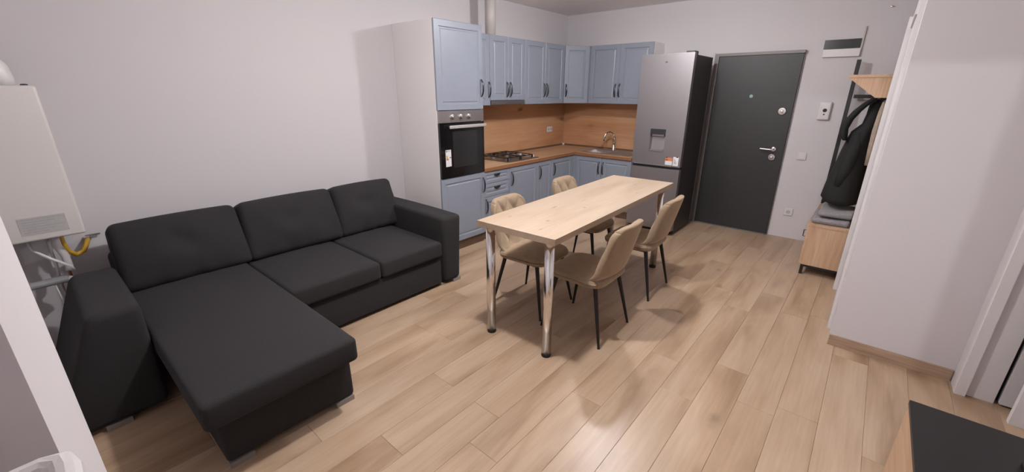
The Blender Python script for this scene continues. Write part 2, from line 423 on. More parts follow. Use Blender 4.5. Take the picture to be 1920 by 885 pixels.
def cup_handle(Mx, wd=.095, ht=.036, dp=.022):
    bm = B(); n = 12; rows = []
    for j in range(6):
        th = j/5*PI/2
        rows.append([bm.verts.new(Mx @ Vector((-wd/2*math.cos(PI*k/n)*(.55+.45*math.cos(th)), -ht*math.sin(PI*k/n)*math.cos(th), .001+dp*math.sin(th)))) for k in range(n+1)])
    for q0, q1 in zip(rows, rows[1:]):
        for k in range(n): bm.faces.new((q0[k], q0[k+1], q1[k+1], q1[k]))
    r0 = rows[0]; bm.faces.new(r0); bm.faces.new(rows[-1])
    for j in range(5):
        bm.faces.new((rows[j][0], rows[j+1][0], rows[j+1][-1], rows[j][-1]))
    return bm
AX = ((1, 0, 0), (0, 0, 1), (0, -1, 0))      # wall with the sofa: doors face -y, x to the right
BX = ((0, -1, 0), (0, 0, 1), (-1, 0, 0))     # entrance wall: doors face -x, -y to the right
def fr_A(x, yv, z): return frame((x, yv, z), *AX)
def fr_B(xv, y, z): return frame((xv, y, z), *BX)
def add_door(t, Mx, wd, ht, side=None, hz=None, fw_=.058):
    d = obj('door', panel_door(Mx, wd, ht, fw_=fw_), M_BLUE, t)
    if side is not None:
        hx = .028 if side == 'l' else wd-.028
        obj('handle', bow_handle(Mx @ Matrix.Translation((hx, hz, 0))), M_HANDLE, d, smooth=True)
    return d
def carcass(t, x0, x1, y0, y1, z0, z1, mt=None, th=.016, face='y'):
    """open-fronted box of boards; front is at y0 (face 'y') or x0 (face 'x')"""
    bm = B()
    if face == 'y':
        box(bm, x0, x0+th, y0, y1, z0, z1); box(bm, x1-th, x1, y0, y1, z0, z1)
    else:
        box(bm, x0, x1, y0, y0+th, z0, z1); box(bm, x0, x1, y1-th, y1, z0, z1)
    if face == 'y':
        box(bm, x0+th, x1-th, y0, y1, z0, z0+th); box(bm, x0+th, x1-th, y0, y1, z1-th, z1); box(bm, x0+th, x1-th, y1-th, y1, z0+th, z1-th)
    else:
        box(bm, x0, x1, y0+th, y1-th, z0, z0+th); box(bm, x0, x1, y0+th, y1-th, z1-th, z1); box(bm, x1-th, x1, y0+th, y1-th, z0+th, z1-th)
    return obj('carcass', bm, mt or M_SIDE, t)

# tall oven cabinet
XT0, XT1, YT = -2.986, -2.387, -.61
t = thing('oven_cabinet', 'tall cabinet housing the black built-in oven, white side panel, blue-grey doors', 'cabinet', (XT0+.3, -.3, 0))
bm = B(); ft = YT+.02
box(bm, XT0, XT0+.018, ft, -.002, .0, 2.195); box(bm, XT1-.018, XT1, ft, -.002, .10, 2.195)
for z in (.105, .772, 1.428, 2.177): box(bm, XT0+.018, XT1-.018, ft, -.002, z, z+.016)
box(bm, XT0+.018, XT1-.018, -.018, -.002, .121, 2.177)
obj('carcass', bm, M_SIDE, t)
add_door(t, fr_A(XT0+.001, YT, 1.428), XT1-XT0-.002, 2.193-1.428, 'r', .20)
add_door(t, fr_A(XT0+.001, YT, .105), XT1-XT0-.002, .787-.105, 'r', .682-.14)
obj('plinth', bx(XT0+.02, XT1-.001, -.58, -.565, 0, .103), M_PLINTH, t)
# oven
XO0, XO1 = XT0+.02, XT1-.02
ov = thing('oven', 'black glass built-in oven with steel control strip in the tall cabinet', 'oven', (XT0+.3, -.3, .79))
obj('oven_body', bx(XO0+.004, XO1-.004, -.585, -.05, .792, 1.425), M_BLACKP, ov)
obj('control_panel', bx(XO0-.014, XO1+.012, -.615, -.592, 1.316, 1.424), M_STEEL, ov, bevel=.002)
dr = obj('oven_door', bx(XO0-.014, XO1+.012, -.619, -.592, .792, 1.311), M_GLASSBLK, ov, bevel=.003)
obj('oven_window', bx(XO0+.14, XO1-.09, -.6205, -.619, .885, 1.235), M_OVENWIN, dr)
hb = B(); rbox(hb, XO0+.075, XO1+.004, -.665, -.650, 1.262, 1.292, .006, (2, 1, 1))
for xx in (XO0+.11, XO1-.03): box(hb, xx-.008, xx+.008, -.652, -.619, 1.270, 1.285)
obj('oven_handle', hb, plain('pale_aluminium', (.62, .60, .59), .35, .6), dr)
for xx in (-2.815, -2.705, -2.598):
    k = lathe(B(), [(.024, 0), (.024, .004), (.019, .006), (.017, .026), (.015, .028), (0, .028)], frame((xx, -.615, 1.366), *AX), 20)
    box(k, xx-.003, xx+.003, -.6465, -.643, 1.366, 1.383)
    obj('knob', k, M_STEEL, ov)
lab = obj('energy_label', bx(-2.925, -2.855, -.6200, -.6192, .905, 1.065), M_PAPER, dr, label='white paper energy label')
obj('label_print', bx(-2.919, -2.905, -.6206, -.6201, 1.047, 1.058), M_BLACKP, dr)
obj('label_print', bx(-2.900, -2.862, -.6206, -.6201, 1.049, 1.056), M_GREYP, dr)
for i, (mt, ww) in enumerate(((M_GREEN, .014), (M_YELLOW, .019), (M_YELLOW, .023), (M_ORANGE, .027), (M_RED, .031))):
    z = 1.006-.0095*i; pr = prism(B(), [(0, 0), (ww-.004, 0), (ww, .0038), (ww-.004, .0076), (0, .0076)], fr_A(-2.918, -.6200, z), .0005)
    obj('label_print', pr, mt, dr)
obj('label_print', prism(B(), [(0, .005), (.005, 0), (.016, 0), (.016, .011), (.005, .011)], fr_A(-2.876, -.6200, .985), .0005), M_BLACKP, dr)

# upper cabinets
YU, XU, ZU0, ZU1 = -.367, -.327, 1.450, 2.170
t = thing('wall_cabinet', 'narrow blue-grey wall cabinet between tall oven cabinet and hood', 'cabinet', (-2.2, -.18, ZU0), 0, 'blue-grey upper kitchen cabinets')
carcass(t, -2.383, -2.024, YU+.02, -.002, ZU0, ZU1)
add_door(t, fr_A(-2.382, YU, ZU0), .357, ZU1-ZU0, 'r', .165)
t = thing('wall_cabinet', 'two-door blue-grey wall cabinet directly over the steel extractor hood', 'cabinet', (-1.72, -.18, 1.5), 0, 'blue-grey upper kitchen cabinets')
carcass(t, -2.020, -1.424, YU+.02, -.002, 1.503, ZU1)
add_door(t, fr_A(-2.019, YU, 1.503), .296, ZU1-1.503, 'r', .115); add_door(t, fr_A(-1.721, YU, 1.503), .296, ZU1-1.503, 'l', .115)
hd = thing('extractor_hood', 'dark steel extractor hood slotted under the wall cabinet above the hob', 'hood', (-1.72, -.18, 1.455))
bm = B(); box(bm, -2.018, -1.426, YU+.01, -.006, 1.456, 1.500); obj('hood_body', bm, M_STEEL, hd, bevel=.003)
obj('front_strip', bx(-2.018, -1.426, YU-.012, YU+.009, 1.458, 1.499), M_STEEL, hd, bevel=.003)
for k in range(2): obj('grease_filter', bx(-2.0+.29*k, -1.73+.29*k, -.33, -.06, 1.4515, 1.4558), M_STEEL, hd)
t = thing('wall_cabinet', 'two-door blue-grey wall cabinet between the hood and the corner cabinet', 'cabinet', (-1.0, -.18, ZU0), 0, 'blue-grey upper kitchen cabinets')
carcass(t, -1.420, -.598, YU+.02, -.002, ZU0, ZU1)
add_door(t, fr_A(-1.419, YU, ZU0), .409, ZU1-ZU0, 'r', .165); add_door(t, fr_A(-1.008, YU, ZU0), .409, ZU1-ZU0, 'l', .165)
t = thing('wall_cabinet', 'blue-grey wall cabinet with a single door set across the kitchen corner', 'cabinet', (-.3, -.3, ZU0), 0, 'blue-grey upper kitchen cabinets')
poly = [(-.594, -.003), (-.594, YU+.026), (XU+.026, -.594), (-.003, -.594), (-.003, -.003)]
obj('carcass', prism(B(), poly, frame((0, 0, ZU0), (1, 0, 0), (0, 1, 0), (0, 0, 1)), ZU1-ZU0), M_BLUE, t)
p0, p1 = Vector((-.592, YU-.002, ZU0)), Vector((XU-.002, -.592, ZU0)); ux = (p1-p0).normalized()
Md = frame(p0, ux, (0, 0, 1), ux.cross(Vector((0, 0, 1))))
add_door(t, Md @ Matrix.Translation((.004, 0, .004)), (p1-p0).length-.008, ZU1-ZU0, 'l', .165)
t = thing('wall_cabinet', 'two-door blue-grey wall cabinet above the sink, next to the fridge', 'cabinet', (-.16, -1.0, ZU0), 0, 'blue-grey upper kitchen cabinets')
carcass(t, XU+.02, -.002, -1.459, -.598, ZU0, ZU1, face='x')
add_door(t, fr_B(XU, -.599, ZU0), .429, ZU1-ZU0, 'r', .165); add_door(t, fr_B(XU, -1.030, ZU0), .428, ZU1-ZU0, 'l', .165)

# base cabinets
YB, ZB0, ZB1 = -.590, .103, .776
t = thing('base_cabinet', 'blue-grey base unit with two drawers over a door, beside the tall oven cabinet', 'cabinet', (-2.17, -.3, 0), 0, 'blue-grey base kitchen units')
carcass(t, -2.383, -1.957, YB+.02, -.002, ZB0, ZB1)
for z0, z1 in ((.640, .772), (.492, .636)):
    d = obj('drawer', panel_door(fr_A(-2.382, YB, z0), .424, z1-z0, fw_=.040), M_BLUE, t)
    obj('handle', cup_handle(fr_A(-2.17, YB, (z0+z1)/2+.035)), M_HANDLE, d, smooth=True)
add_door(t, fr_A(-2.382, YB, ZB0), .424, .488-ZB0, 'l', .29)
obj('plinth', bx(-2.383, -1.957, -.56, -.545, 0, .101), M_PLINTH, t)
t = thing('base_cabinet', 'blue-grey single-door base unit under the gas hob', 'cabinet', (-1.68, -.3, 0), 0, 'blue-grey base kitchen units')
carcass(t, -1.953, -1.419, YB+.02, -.002, ZB0, .72)
add_door(t, fr_A(-1.952, YB, ZB0), .532, .772-ZB0, 'l', .535)
obj('plinth', bx(-1.954, -1.418, -.56, -.545, 0, .101), M_PLINTH, t)
t = thing('base_cabinet', 'narrow blue-grey base unit between the hob unit and the inner corner unit', 'cabinet', (-1.26, -.3, 0), 0, 'blue-grey base kitchen units')
carcass(t, -1.415, -1.111, YB+.02, -.002, ZB0, ZB1)
add_door(t, fr_A(-1.414, YB, ZB0), .302, .772-ZB0, 'l', .535)
obj('plinth', bx(-1.416, -1.110, -.56, -.545, 0, .101), M_PLINTH, t)
t = thing('base_cabinet', 'blue-grey base unit running into the inner kitchen corner', 'cabinet', (-.8, -.3, 0), 0, 'blue-grey base kitchen units')
carcass(t, -1.107, -.003, YB+.02, -.002, ZB0, ZB1)
add_door(t, fr_A(-1.106, YB, ZB0), .480, .772-ZB0, 'l', .535)
bm = B(); box(bm, -.625, -.575, -.590, -.575, ZB0, .772); box(bm, -.590, -.575, -.6155, -.590, ZB0, .772)
obj('corner_filler', bm, M_BLUE, t)
obj('plinth', bx(-1.108, -.57, -.56, -.545, 0, .101), M_PLINTH, t)
XB = -.590
t = thing('base_cabinet', 'two-door blue-grey sink unit next to the fridge', 'cabinet', (-.3, -1.03, 0), 0, 'blue-grey base kitchen units')
bm = B(); box(bm, XB+.02, -.002, -1.441, -1.425, ZB0, ZB1); box(bm, XB+.02, -.002, -.612, -.596, ZB0, ZB1); box(bm, XB+.02, -.002, -1.425, -.612, ZB0, ZB0+.016); box(bm, -.018, -.002, -1.425, -.612, ZB0+.016, ZB1)
obj('carcass', bm, M_SIDE, t)
add_door(t, fr_B(XB, -.616, ZB0), .402, .772-ZB0, 'r', .535); add_door(t, fr_B(XB, -1.021, ZB0), .419, .772-ZB0, 'l', .535)
obj('plinth', bx(-.56, -.545, -1.441, -.58, 0, .101), M_PLINTH, t)

# worktop (L, with a cut-out for the sink bowl)
wt = thing('worktop', 'L-shaped oak-look kitchen worktop along both kitchen walls', 'worktop', (-1.2, -.3, .778))
bm = B(); z0, z1 = .779, .8175
poly = [(-2.384, -.0125), (-2.384, -.604), (-.604, -.604), (-.604, -1.441), (-.0125, -1.441), (-.0125, -.0125)]
SB = (-.50, -.15, -1.02, -.66)   # bowl cut-out
box(bm, -2.384, -.604, -.604, -.0125, z0, z1)
box(bm, -.604, -.0125, SB[3], -.0125, z0, z1); box(bm, -.604, SB[0], SB[2], SB[3], z0, z1); box(bm, SB[1], -.0125, SB[2], SB[3], z0, z1); box(bm, -.604, -.0125, -1.441, SB[2], z0, z1)
obj('top_board', bm, M_TOP, wt)
ed = B(); box(ed, -2.384, -.606, -.6065, -.6042, z0, z1-.002); box(ed, -.6065, -.6042, -1.441, -.6065, z0, z1-.002)
obj('edge_band', ed, plain('edge_band', s2l((150, 104, 70)), .5), wt)
st = B(); prism(st, [(0, 0), (.018, 0), (0, .022)], frame((-2.384, -.0125, z1), (0, -1, 0), (0, 0, 1), (-1, 0, 0)), -2.371+.0)
st2 = prism(B(), [(0, 0), (.018, 0), (0, .022)], frame((-.0125, -1.441, z1), (-1, 0, 0), (0, 0, 1), (0, 1, 0)), 1.428)
obj('seal_strip', st, M_PLINTH, wt); obj('seal_strip', st2, M_PLINTH, wt)
obj('corner_cap', rbox(B(), -.045, -.0128, -.045, -.0128, z1, z1+.032, .006, (1, 1, 1)), M_PLASTIC, wt, label='small white plastic corner cap')
# backsplash
s1 = tag(obj('backsplash', bx(-2.384, -.0122, -.0120, -.001, .8, 1.449), M_SPLASH, origin=(-1.2, 0, 1.1)), 'knotty golden oak splashback board behind the hob', 'backsplash', None)
s2 = tag(obj('backsplash', bx(-.0120, -.001, -1.459, -.0122, .8, 1.449), M_SPLASH_Y, origin=(0, -.7, 1.1)), 'knotty golden oak splashback board behind the sink tap', 'backsplash', None)

# gas hob
hx0, hx1, hy0, hy1, hz = -1.925, -1.355, -.555, -.065, .818
hb = thing('gas_hob', 'steel gas hob with black pan grates set in the worktop', 'hob', ((hx0+hx1)/2, -.31, hz))
obj('hob_plate', rbox(B(), hx0, hx1, hy0, hy1, hz, hz+.010, .004, (2, 2, 1)), M_HOB, hb)
for cx, cy, rr in ((-1.80, -.19, .036), (-1.80, -.42, .046), (-1.55, -.19, .046), (-1.55, -.40, .030)):
    bn = obj('burner', lathe(B(), [(rr, 0), (rr, .010), (rr*.85, .014), (rr*.85, .018)], Matrix.Translation((cx, cy, hz+.010)), 20), M_STEEL, hb)
    obj('burner_cap', lathe(B(), [(rr*.75, 0), (rr*.72, .006), (0, .007)], Matrix.Translation((cx, cy, hz+.028)), 20), M_IRON, bn)
for gx0, gx1 in ((-1.905, -1.685), (-1.668, -1.447)):
    g = B(); zz = hz+.046; s_ = .005
    gy0, gy1 = -.52, -.085
    for xx in (gx0, gx1): box(g, xx-s_, xx+s_, gy0, gy1, zz-s_, zz+s_)
    for yy in (gy0, (gy0+gy1)/2, gy1): box(g, gx0, gx1, yy-s_, yy+s_, zz-s_, zz+s_)
    cx = (gx0+gx1)/2; box(g, cx-s_, cx+s_, gy0, gy0+.08, zz-s_, zz+s_); box(g, cx-s_, cx+s_, gy1-.08, gy1, zz-s_, zz+s_); box(g, cx-s_, cx+s_, (gy0+gy1)/2-.06, (gy0+gy1)/2+.06, zz-s_, zz+s_)
    for xx in (gx0, gx1):
        for yy in (gy0, gy1): box(g, xx-.008, xx+.008, yy-.008, yy+.008, hz+.010, zz)
    obj('pan_grate', g, M_IRON, hb)
for cy in (-.49, -.39, -.29, -.19):
    obj('knob', lathe(B(), [(.020, 0), (.020, .006), (.015, .010), (.014, .026), (0, .028)], Matrix.Translation((-1.395, cy, hz+.010)), 18), M_PLASTIC, hb, smooth=False)

# sink + tap
sk = thing('sink', 'inset steel sink with drainer in the short arm of the worktop', 'sink', (-.32, -.95, .818))
bm = B(); a0, a1, c0, c1 = SB[0]+.004, SB[1]-.004, SB[2]+.004, SB[3]-.004
ri = .8178; rh = .822
box(bm, -.535, SB[0]+.006, -1.36, -.635, ri, rh); box(bm, SB[1]-.006, -.075, -1.36, -.635, ri, rh)
box(bm, SB[0]+.006, SB[1]-.006, SB[3]-.006, -.635, ri, rh); box(bm, SB[0]+.006, SB[1]-.006, -1.36, SB[2]+.006, ri, rh)
for k in range(7): box(bm, -.47+.04*k, -.455+.04*k, -1.32, -1.06, rh, rh+.003)
obj('sink_rim', bm, M_STEEL, sk)
bw = B(); zb = .66; i_ = .03
tp = [bw.verts.new((x, y, .8185)) for x, y in ((a0, c0), (a1, c0), (a1, c1), (a0, c1))]
bt = [bw.verts.new((x, y, zb)) for x, y in ((a0+i_, c0+i_), (a1-i_, c0+i_), (a1-i_, c1-i_), (a0+i_, c1-i_))]
for k in range(4): bw.faces.new((tp[k], tp[(k+1) % 4], bt[(k+1) % 4], bt[k]))
bw.faces.new(bt)
obj('sink_bowl', bw, M_STEEL, sk)
obj('drain', lathe(B(), [(.035, 0), (.035, .003), (.02, .002), (0, .002)], Matrix.Translation((-.32, -.84, zb+.001))), M_CHROME, sk)
tp_ = thing('tap', 'chrome swan-neck mixer tap behind the sink bowl', 'tap', (-.11, -.93, .822))
obj('tap_body', lathe(B(), [(.030, 0), (.030, .006), (.022, .012), (.022, .085), (.016, .10), (0, .10)], Matrix.Translation((-.11, -.93, .8225))), M_CHROME, tp_, smooth=True)
pts = [(-.11, -.93, .92)]
for k in range(13):
    th = PI*k/12
    pts.append((-.11-.075+.075*math.cos(th), -.93+.06*(1-math.cos(th))*.6, 1.0+.075*math.sin(th)))
pts.append((-.265, -.93+.075, .955))
obj('spout', tube(B(), pts, .0115, 10), M_CHROME, tp_, smooth=True)
obj('lever', tube(B(), [(-.128, -.935, .90), (-.15, -.965, .935), (-.185, -.995, .95)], [.008, .007, .005], 8), M_CHROME, tp_, smooth=True)

def socket_plate(name, label, cat, Mx, wd, ht, kind='socket', gang=1):
    t = thing(name, label, cat, Mx.translation)
    p = rbox(B(), -wd/2, wd/2, -ht/2, ht/2, 0, .010, .004, (2, 2, 1)); p.transform(Mx)
    obj('cover_plate', p, M_PLASTIC, t)
    for g in range(gang):
        ox = (g-(gang-1)/2)*wd/gang
        if kind == 'socket':
            obj('socket_well', lathe(B(), [(.022, .0), (.022, .002), (.019, .002), (.018, .0005), (0, .0005)], Mx @ Matrix.Translation((ox, 0, .010)), 20), plain('socket_grey', (.55, .53, .53), .5), t)
            for s in (-.0095, .0095):
                obj('pin_hole', lathe(B(), [(.0028, 0), (.0028, .001), (0, .001)], Mx @ Matrix.Translation((ox+s, 0, .0106)), 8), M_BLACKP, t)
        else:
            q = rbox(B(), -wd*.36, wd*.36, -ht*.36, ht*.36, .010, .0145, .003, (2, 2, 1)); q.transform(Mx)
            obj('rocker', q, M_PLASTIC, t)
    return t
socket_plate('wall_socket', 'white double socket on the oak splashback near the corner', 'socket', fr_A(-.39, -.0125, 1.075), .125, .075, 'socket', 2)
# round boxed pipe rising from the cabinets to the ceiling
tag(obj('hood_duct', tube(B(), [(-1.90, -.26, 2.171), (-1.90, -.26, H-.001)], .056, 24), M_PIPE, smooth=False), 'pale round exhaust duct rising from the upper cabinets to the ceiling', 'duct')
for p in bpy.data.objects['hood_duct'].data.polygons: p.use_smooth = len(p.vertices) == 4

# ------------------------------------------------------------------ fridge
XF, YF0, YF1 = -.854, -1.564, -2.129
t = thing('fridge', 'tall grey steel fridge freezer with water dispenser and dark sides', 'fridge', (-.55, -1.85, 0))
obj('fridge_body', bx(XF+.065, -.24, YF1+.002, YF0-.002, .025, 1.965), M_FRSIDE, t, bevel=.006)
MF = fr_B(XF, YF0, 0); W_ = YF0-YF1
# upper door with a real recess for the dispenser
def recess_door(z0, z1, rx0, rx1, rz0, rz1, dep):
    bm = B()
    def V(x, z, d): return bm.verts.new(MF @ Vector((x, z, d)))
    xs = [0, rx0, rx1, W_]; zs = [z0, rz0, rz1, z1]
    g = [[V(x, z, 0) for z in zs] for x in xs]
    for i in range(3):
        for j in range(3):
            if i == 1 and j == 1: continue
            bm.faces.new((g[i][j], g[i+1][j], g[i+1][j+1], g[i][j+1]))
    rim = [g[1][1], g[2][1], g[2][2], g[1][2]]
    q = .010
    inn = [V(rx0+q, rz0+.02, -dep*.6), V(rx1-q, rz0+.02, -dep*.6), V(rx1-q, rz1-q, -dep), V(rx0+q, rz1-q, -dep)]
    for k in range(4): bm.faces.new((rim[k], rim[(k+1) % 4], inn[(k+1) % 4], inn[k]))
    bm.faces.new(inn)
    bk = [V(0, z0, -.062), V(W_, z0, -.062), V(W_, z1, -.062), V(0, z1, -.062)]
    bm.faces.new(bk[::-1])
    bm.faces.new([g[i][0] for i in range(4)] + [bk[1], bk[0]]); bm.faces.new([g[i][3] for i in range(4)] + [bk[2], bk[3]])
    bm.faces.new([g[0][j] for j in range(4)] + [bk[3], bk[0]]); bm.faces.new([g[3][j] for j in range(4)] + [bk[2], bk[1]])
    return bm
ud = obj('fridge_door', recess_door(.805, 1.985, .190, .362, .965, 1.205, .055), M_FRIDGE, t)
def loc_box(x0, x1, z0, z1, d0, d1):
    bm = B(); box(bm, x0, x1, z0, z1, d0, d1); bm.transform(MF); return bm
obj('dispenser_head', loc_box(.188, .364, 1.150, 1.208, -.045, .002), M_BLACKP, ud, bevel=.002)
obj('dispenser_lever', loc_box(.206, .346, 1.128, 1.150, -.045, -.012), M_STEEL, ud, bevel=.003)
obj('dispenser_tray', loc_box(.196, .356, .962, .978, -.040, .006), M_STEEL, ud, bevel=.003)
obj('door_grip', loc_box(.03, .475, .803, .815, .0005, .010), M_STEEL, ud, bevel=.003)
obj('badge', loc_box(.270, .292, 1.895, 1.905, .0005, .002), M_HANDLE, ud)
lbl = obj('door_label', loc_box(.395, .475, .823, .905, .0005, .0016), M_PAPER, ud, label='white and orange card')
obj('label_print', loc_box(.395, .475, .868, .905, .0017, .0021), plain('print_salmon', (.72, .22, .10), .6), ud)
obj('label_print', loc_box(.402, .425, .872, .888, .0022, .0026), M_RED, ud)
obj('label_clip', loc_box(.402, .418, .902, .912, .0022, .0040), M_BLACKP, ud)
obj('door_label', loc_box(.482, .542, .820, .918, .0005, .0016), M_PAPER, ud, label='white energy label')
for i in range(5): obj('label_print', loc_box(.494, .505+.005*i, .888-.0115*i, .896-.0115*i, .0017, .0021), M_GREYP, ud)
obj('label_clip', loc_box(.515, .535, .912, .921, .0022, .0040), M_BLACKP, ud)
ld_ = obj('freezer_door', loc_box(0, W_, .060, .775, -.062, 0), M_FRIDGE, t, bevel=.004)
obj('grip_recess', loc_box(.004, W_-.004, .776, .804, -.060, -.022), M_BLACKP, t)
obj('hinge_cover', bx(XF+.005, XF+.13, YF1+.01, YF1+.09, 1.966, 2.0), M_FRSIDE, t, bevel=.004)
for xx in (XF+.10, -.29):
    for yy in (YF0-.06, YF1+.06): obj('foot', tube(B(), [(xx, yy, 0), (xx, yy, .026)], .02, 12), M_RUBBER, t)

# ------------------------------------------------------------------ entrance door
YD0, YD1, ZD = -2.135, -2.960, 2.018
d1 = struct('door_1', bx(-.035, -.004, YD1, YD0-.004, .012, ZD-.032), M_DOOR, bevel=.003)
bm = B(); box(bm, -.05, -.002, YD0-.002, YD0+.045, 0, ZD); box(bm, -.05, -.002, YD1-.008, YD0-.002, ZD-.030, ZD); box(bm, -.02, -.002, YD1-.010, YD1-.002, 0, ZD-.030)
obj('door_frame', bm, M_DFRAME, d1, bevel=.002)
obj('threshold', bx(-.06, -.003, YD1, YD0-.002, .0005, .010), M_DFRAME, d1)
obj('peephole', lathe(B(), [(.018, 0), (.018, .004), (.012, .006), (0, .007)], frame((-.0355, -2.539, 1.558), *BX)), M_PEEP, d1, label='bluish lens of the peephole')
for yy, zz, rr in ((-2.868, 1.405, .043), (-2.858, .905, .040)):
    es = obj('lock_rosette', lathe(B(), [(rr, 0), (rr, .005), (rr*.85, .012), (rr*.5, .013), (0, .013)], frame((-.0355, yy, zz), *BX), 28), plain('satin_nickel', (.36, .33, .32), .4, 1), d1)
    kb = obj('thumb_turn', lathe(B(), [(.012, 0), (.012, .016), (0, .018)], frame((-.0485, yy, zz), *BX), 16), M_STEEL, d1)
hb = B(); lathe(hb, [(.024, 0), (.024, .006), (.012, .010), (.010, .05), (0, .05)], frame((-.0355, -2.860, .995), *BX), 20)
tube(hb, [(-.083, -2.860, .995), (-.088, -2.84, .995), (-.088, -2.735, .998)], .0085, 10)
obj('door_handle', hb, M_CHROME, d1, smooth=False)

# things on the entrance wall
t = thing('fuse_box', 'white fuse box with dark glass flap beside the entrance door top', 'fuse box', (0, -3.25, 2.03))
obj('box_body', bx(-.012, -.001, -3.405, -3.118, 1.937, 2.096), M_PLASTIC, t, bevel=.003)
obj('lower_cover', bx(-.030, -.0125, -3.412, -3.118, 1.937, 2.008), M_PLASTIC, t, bevel=.004)
obj('glass_flap', bx(-.026, -.0125, -3.402, -3.112, 2.012, 2.096), M_DARKGLASS, t, bevel=.002)
obj('hinge_edge', bx(-.020, -.001, -3.418, -3.406, 1.945, 2.20), M_PIPE, t)
t = thing('intercom', 'white wall intercom with round black eye beside the entrance door', 'intercom', (0, -3.24, 1.42))
def ic(p, h):
    k = 1-.10*(p.x/h.x); return Vector((p.x, p.y*(1+.05*(p.x/h.x)), p.z))
bm = rbox(B(), -.055, .055, -.092, .092, 0, .035, .017, (4, 5, 2)); bm.transform(frame((-.001, -3.242, 1.420), *BX))
obj('intercom_body', bm, M_PLASTIC, t, smooth=True)
obj('camera_eye', lathe(B(), [(.019, 0), (.018, .003), (.012, .004), (0, .002)], frame((-.0355, -3.247, 1.425), *BX), 20), M_BLACKP, t)
obj('button', lathe(B(), [(.008, 0), (.007, .002), (0, .002)], frame((-.0355, -3.246, 1.385), *BX), 12), M_BLACKP, t)
socket_plate('light_switch', 'white square light switch between the door and the hall rack', 'switch', fr_B(-.001, -3.137, .940), .085, .082, 'switch')
socket_plate('wall_socket', 'white single socket low on the wall right of the entrance door', 'socket', fr_B(-.001, -3.130, .306), .085, .085, 'socket')
tag(obj('wall_hook', lathe(B(), [(.009, 0), (.009, .003), (.004, .006), (.004, .022), (.008, .025), (0, .027)], frame((-.001, -3.56, 2.352), *BX), 12), M_CHROME), 'tiny metal hook high on the wall above the hall rack', 'hook')

# ------------------------------------------------------------------ hall rack
RX0, RX1, RY0, RY1 = -1.10, -.10, -3.41, -3.745
t = thing('hall_rack', 'oak-look hall coat rack and shoe cabinet with black metal frame', 'coat rack', (-.6, -3.58, 0))
bm = B(); box(bm, RX0, RX0+.02, RY1, RY0-.02, .095, .462); box(bm, RX1-.02, RX1, RY1, RY0-.02, .095, .462); box(bm, RX0+.02, RX1-.02, RY1, RY0-.02, .095, .113)
obj('side_panel', bm, M_RACK, t)
obj('cabinet_top', bx(RX0-.004, RX1, RY1, RY0, .4625, .482), M_RACK_X, t, bevel=.002)
for k in range(2):
    d = obj('door', bx(RX0+.002+.499*k, RX0+.497+.499*k, RY0-.019, RY0-.001, .100, .461), M_RACK_X, t)
    hxx = RX0+.10+.499*k
    hb = B(); tube(hb, [(hxx, RY0-.001, .395), (hxx, RY0+.022, .395), (hxx, RY0+.022, .335), (hxx, RY0-.001, .335)], .004, 6)
    obj('handle', hb, M_BLACKM, d)
fr_ = B(); s_ = .012
box(fr_, RX0, RX1, RY0-.02, RY0-.045, .075, .094); box(fr_, RX0, RX1, RY1+.005, RY1+.03, .075, .094); box(fr_, RX0, RX0+.025, RY1+.03, RY0-.045, .075, .094); box(fr_, RX1-.025, RX1, RY1+.03, RY0-.045, .075, .094)
obj('base_frame', fr_, M_BLACKM, t)
for xx in (RX0+.012, RX1-.012):
    for yy in (RY0-.032, RY1+.018): obj('leg', bx(xx-.012, xx+.012, yy-.012, yy+.012, 0, .0745), M_BLACKM, t)
obj('upright', bx(RX1-.024, RX1, RY0-.036, RY0-.002, .483, 1.90), M_BLACKM, t)
obj('upright', bx(RX1-.024, RX1, RY1, RY1+.024, .483, 1.90), M_BLACKM, t)
obj('cross_bar', bx(RX1-.022, RX1-.002, RY1+.025, RY0-.047, 1.548, 1.582), M_BLACKM, t)
obj('shelf', bx(RX0, RX1-.025, RY1, RY0-.03, 1.712, 1.733), M_RACK_X, t, bevel=.002)
obj('shelf_bracket', prism(B(), [(.03, 0), (.335, 0), (.335, -.150), (.225, -.150)], frame((RX0+.004, RY0, 1.7115), (0, -1, 0), (0, 0, 1), (-1, 0, 0)), -.018), M_RACK, t)
obj('back_panel', bx(RX0+.10, RX1-.03, RY1, RY1+.016, .50, 1.71), M_RACK, t)
obj('top_panel', bx(-.75, RX1-.03, RY1, RY1+.016, 1.734, 1.90), M_RACK, t)
for k in range(4):
    xx = -.88+.22*k
    obj('coat_hook', tube(B(), [(xx, RY1+.017, 1.56), (xx, RY1+.05, 1.545), (xx, RY1+.075, 1.55), (xx, RY1+.08, 1.575)], .006, 8), M_BLACKM, t)

# black jacket hanging from a hook
def loft(bm, rings, n=20, e=2.4, wob=0, seed=0):
    rg = random.Random(seed); ph = [rg.random()*6.28 for _ in range(4)]
    R = []
    for (z, cx, cy, rx, ry) in rings:
        q = []
        for k in range(n):
            th = 2*PI*k/n; c, s = math.cos(th), math.sin(th)
            ww = 1 + wob*(math.sin(5*th+ph[0]+z*3) + .6*math.sin(8*th+ph[1]-z*5))
            q.append(bm.verts.new((cx + rx*ww*math.copysign(abs(c)**(2/e), c), cy + ry*ww*math.copysign(abs(s)**(2/e), s), z)))
        R.append(q)
    for q0, q1 in zip(R, R[1:]):
        for k in range(n): bm.faces.new((q0[k], q0[(k+1) % n], q1[(k+1) % n], q1[k]))
    bm.faces.new(R[0]); bm.faces.new(R[-1][::-1])
    return bm
jk = thing('jacket', 'black hooded jacket hanging from the hall rack', 'jacket', (-.6, -3.6, 1.55))
JX = -.62
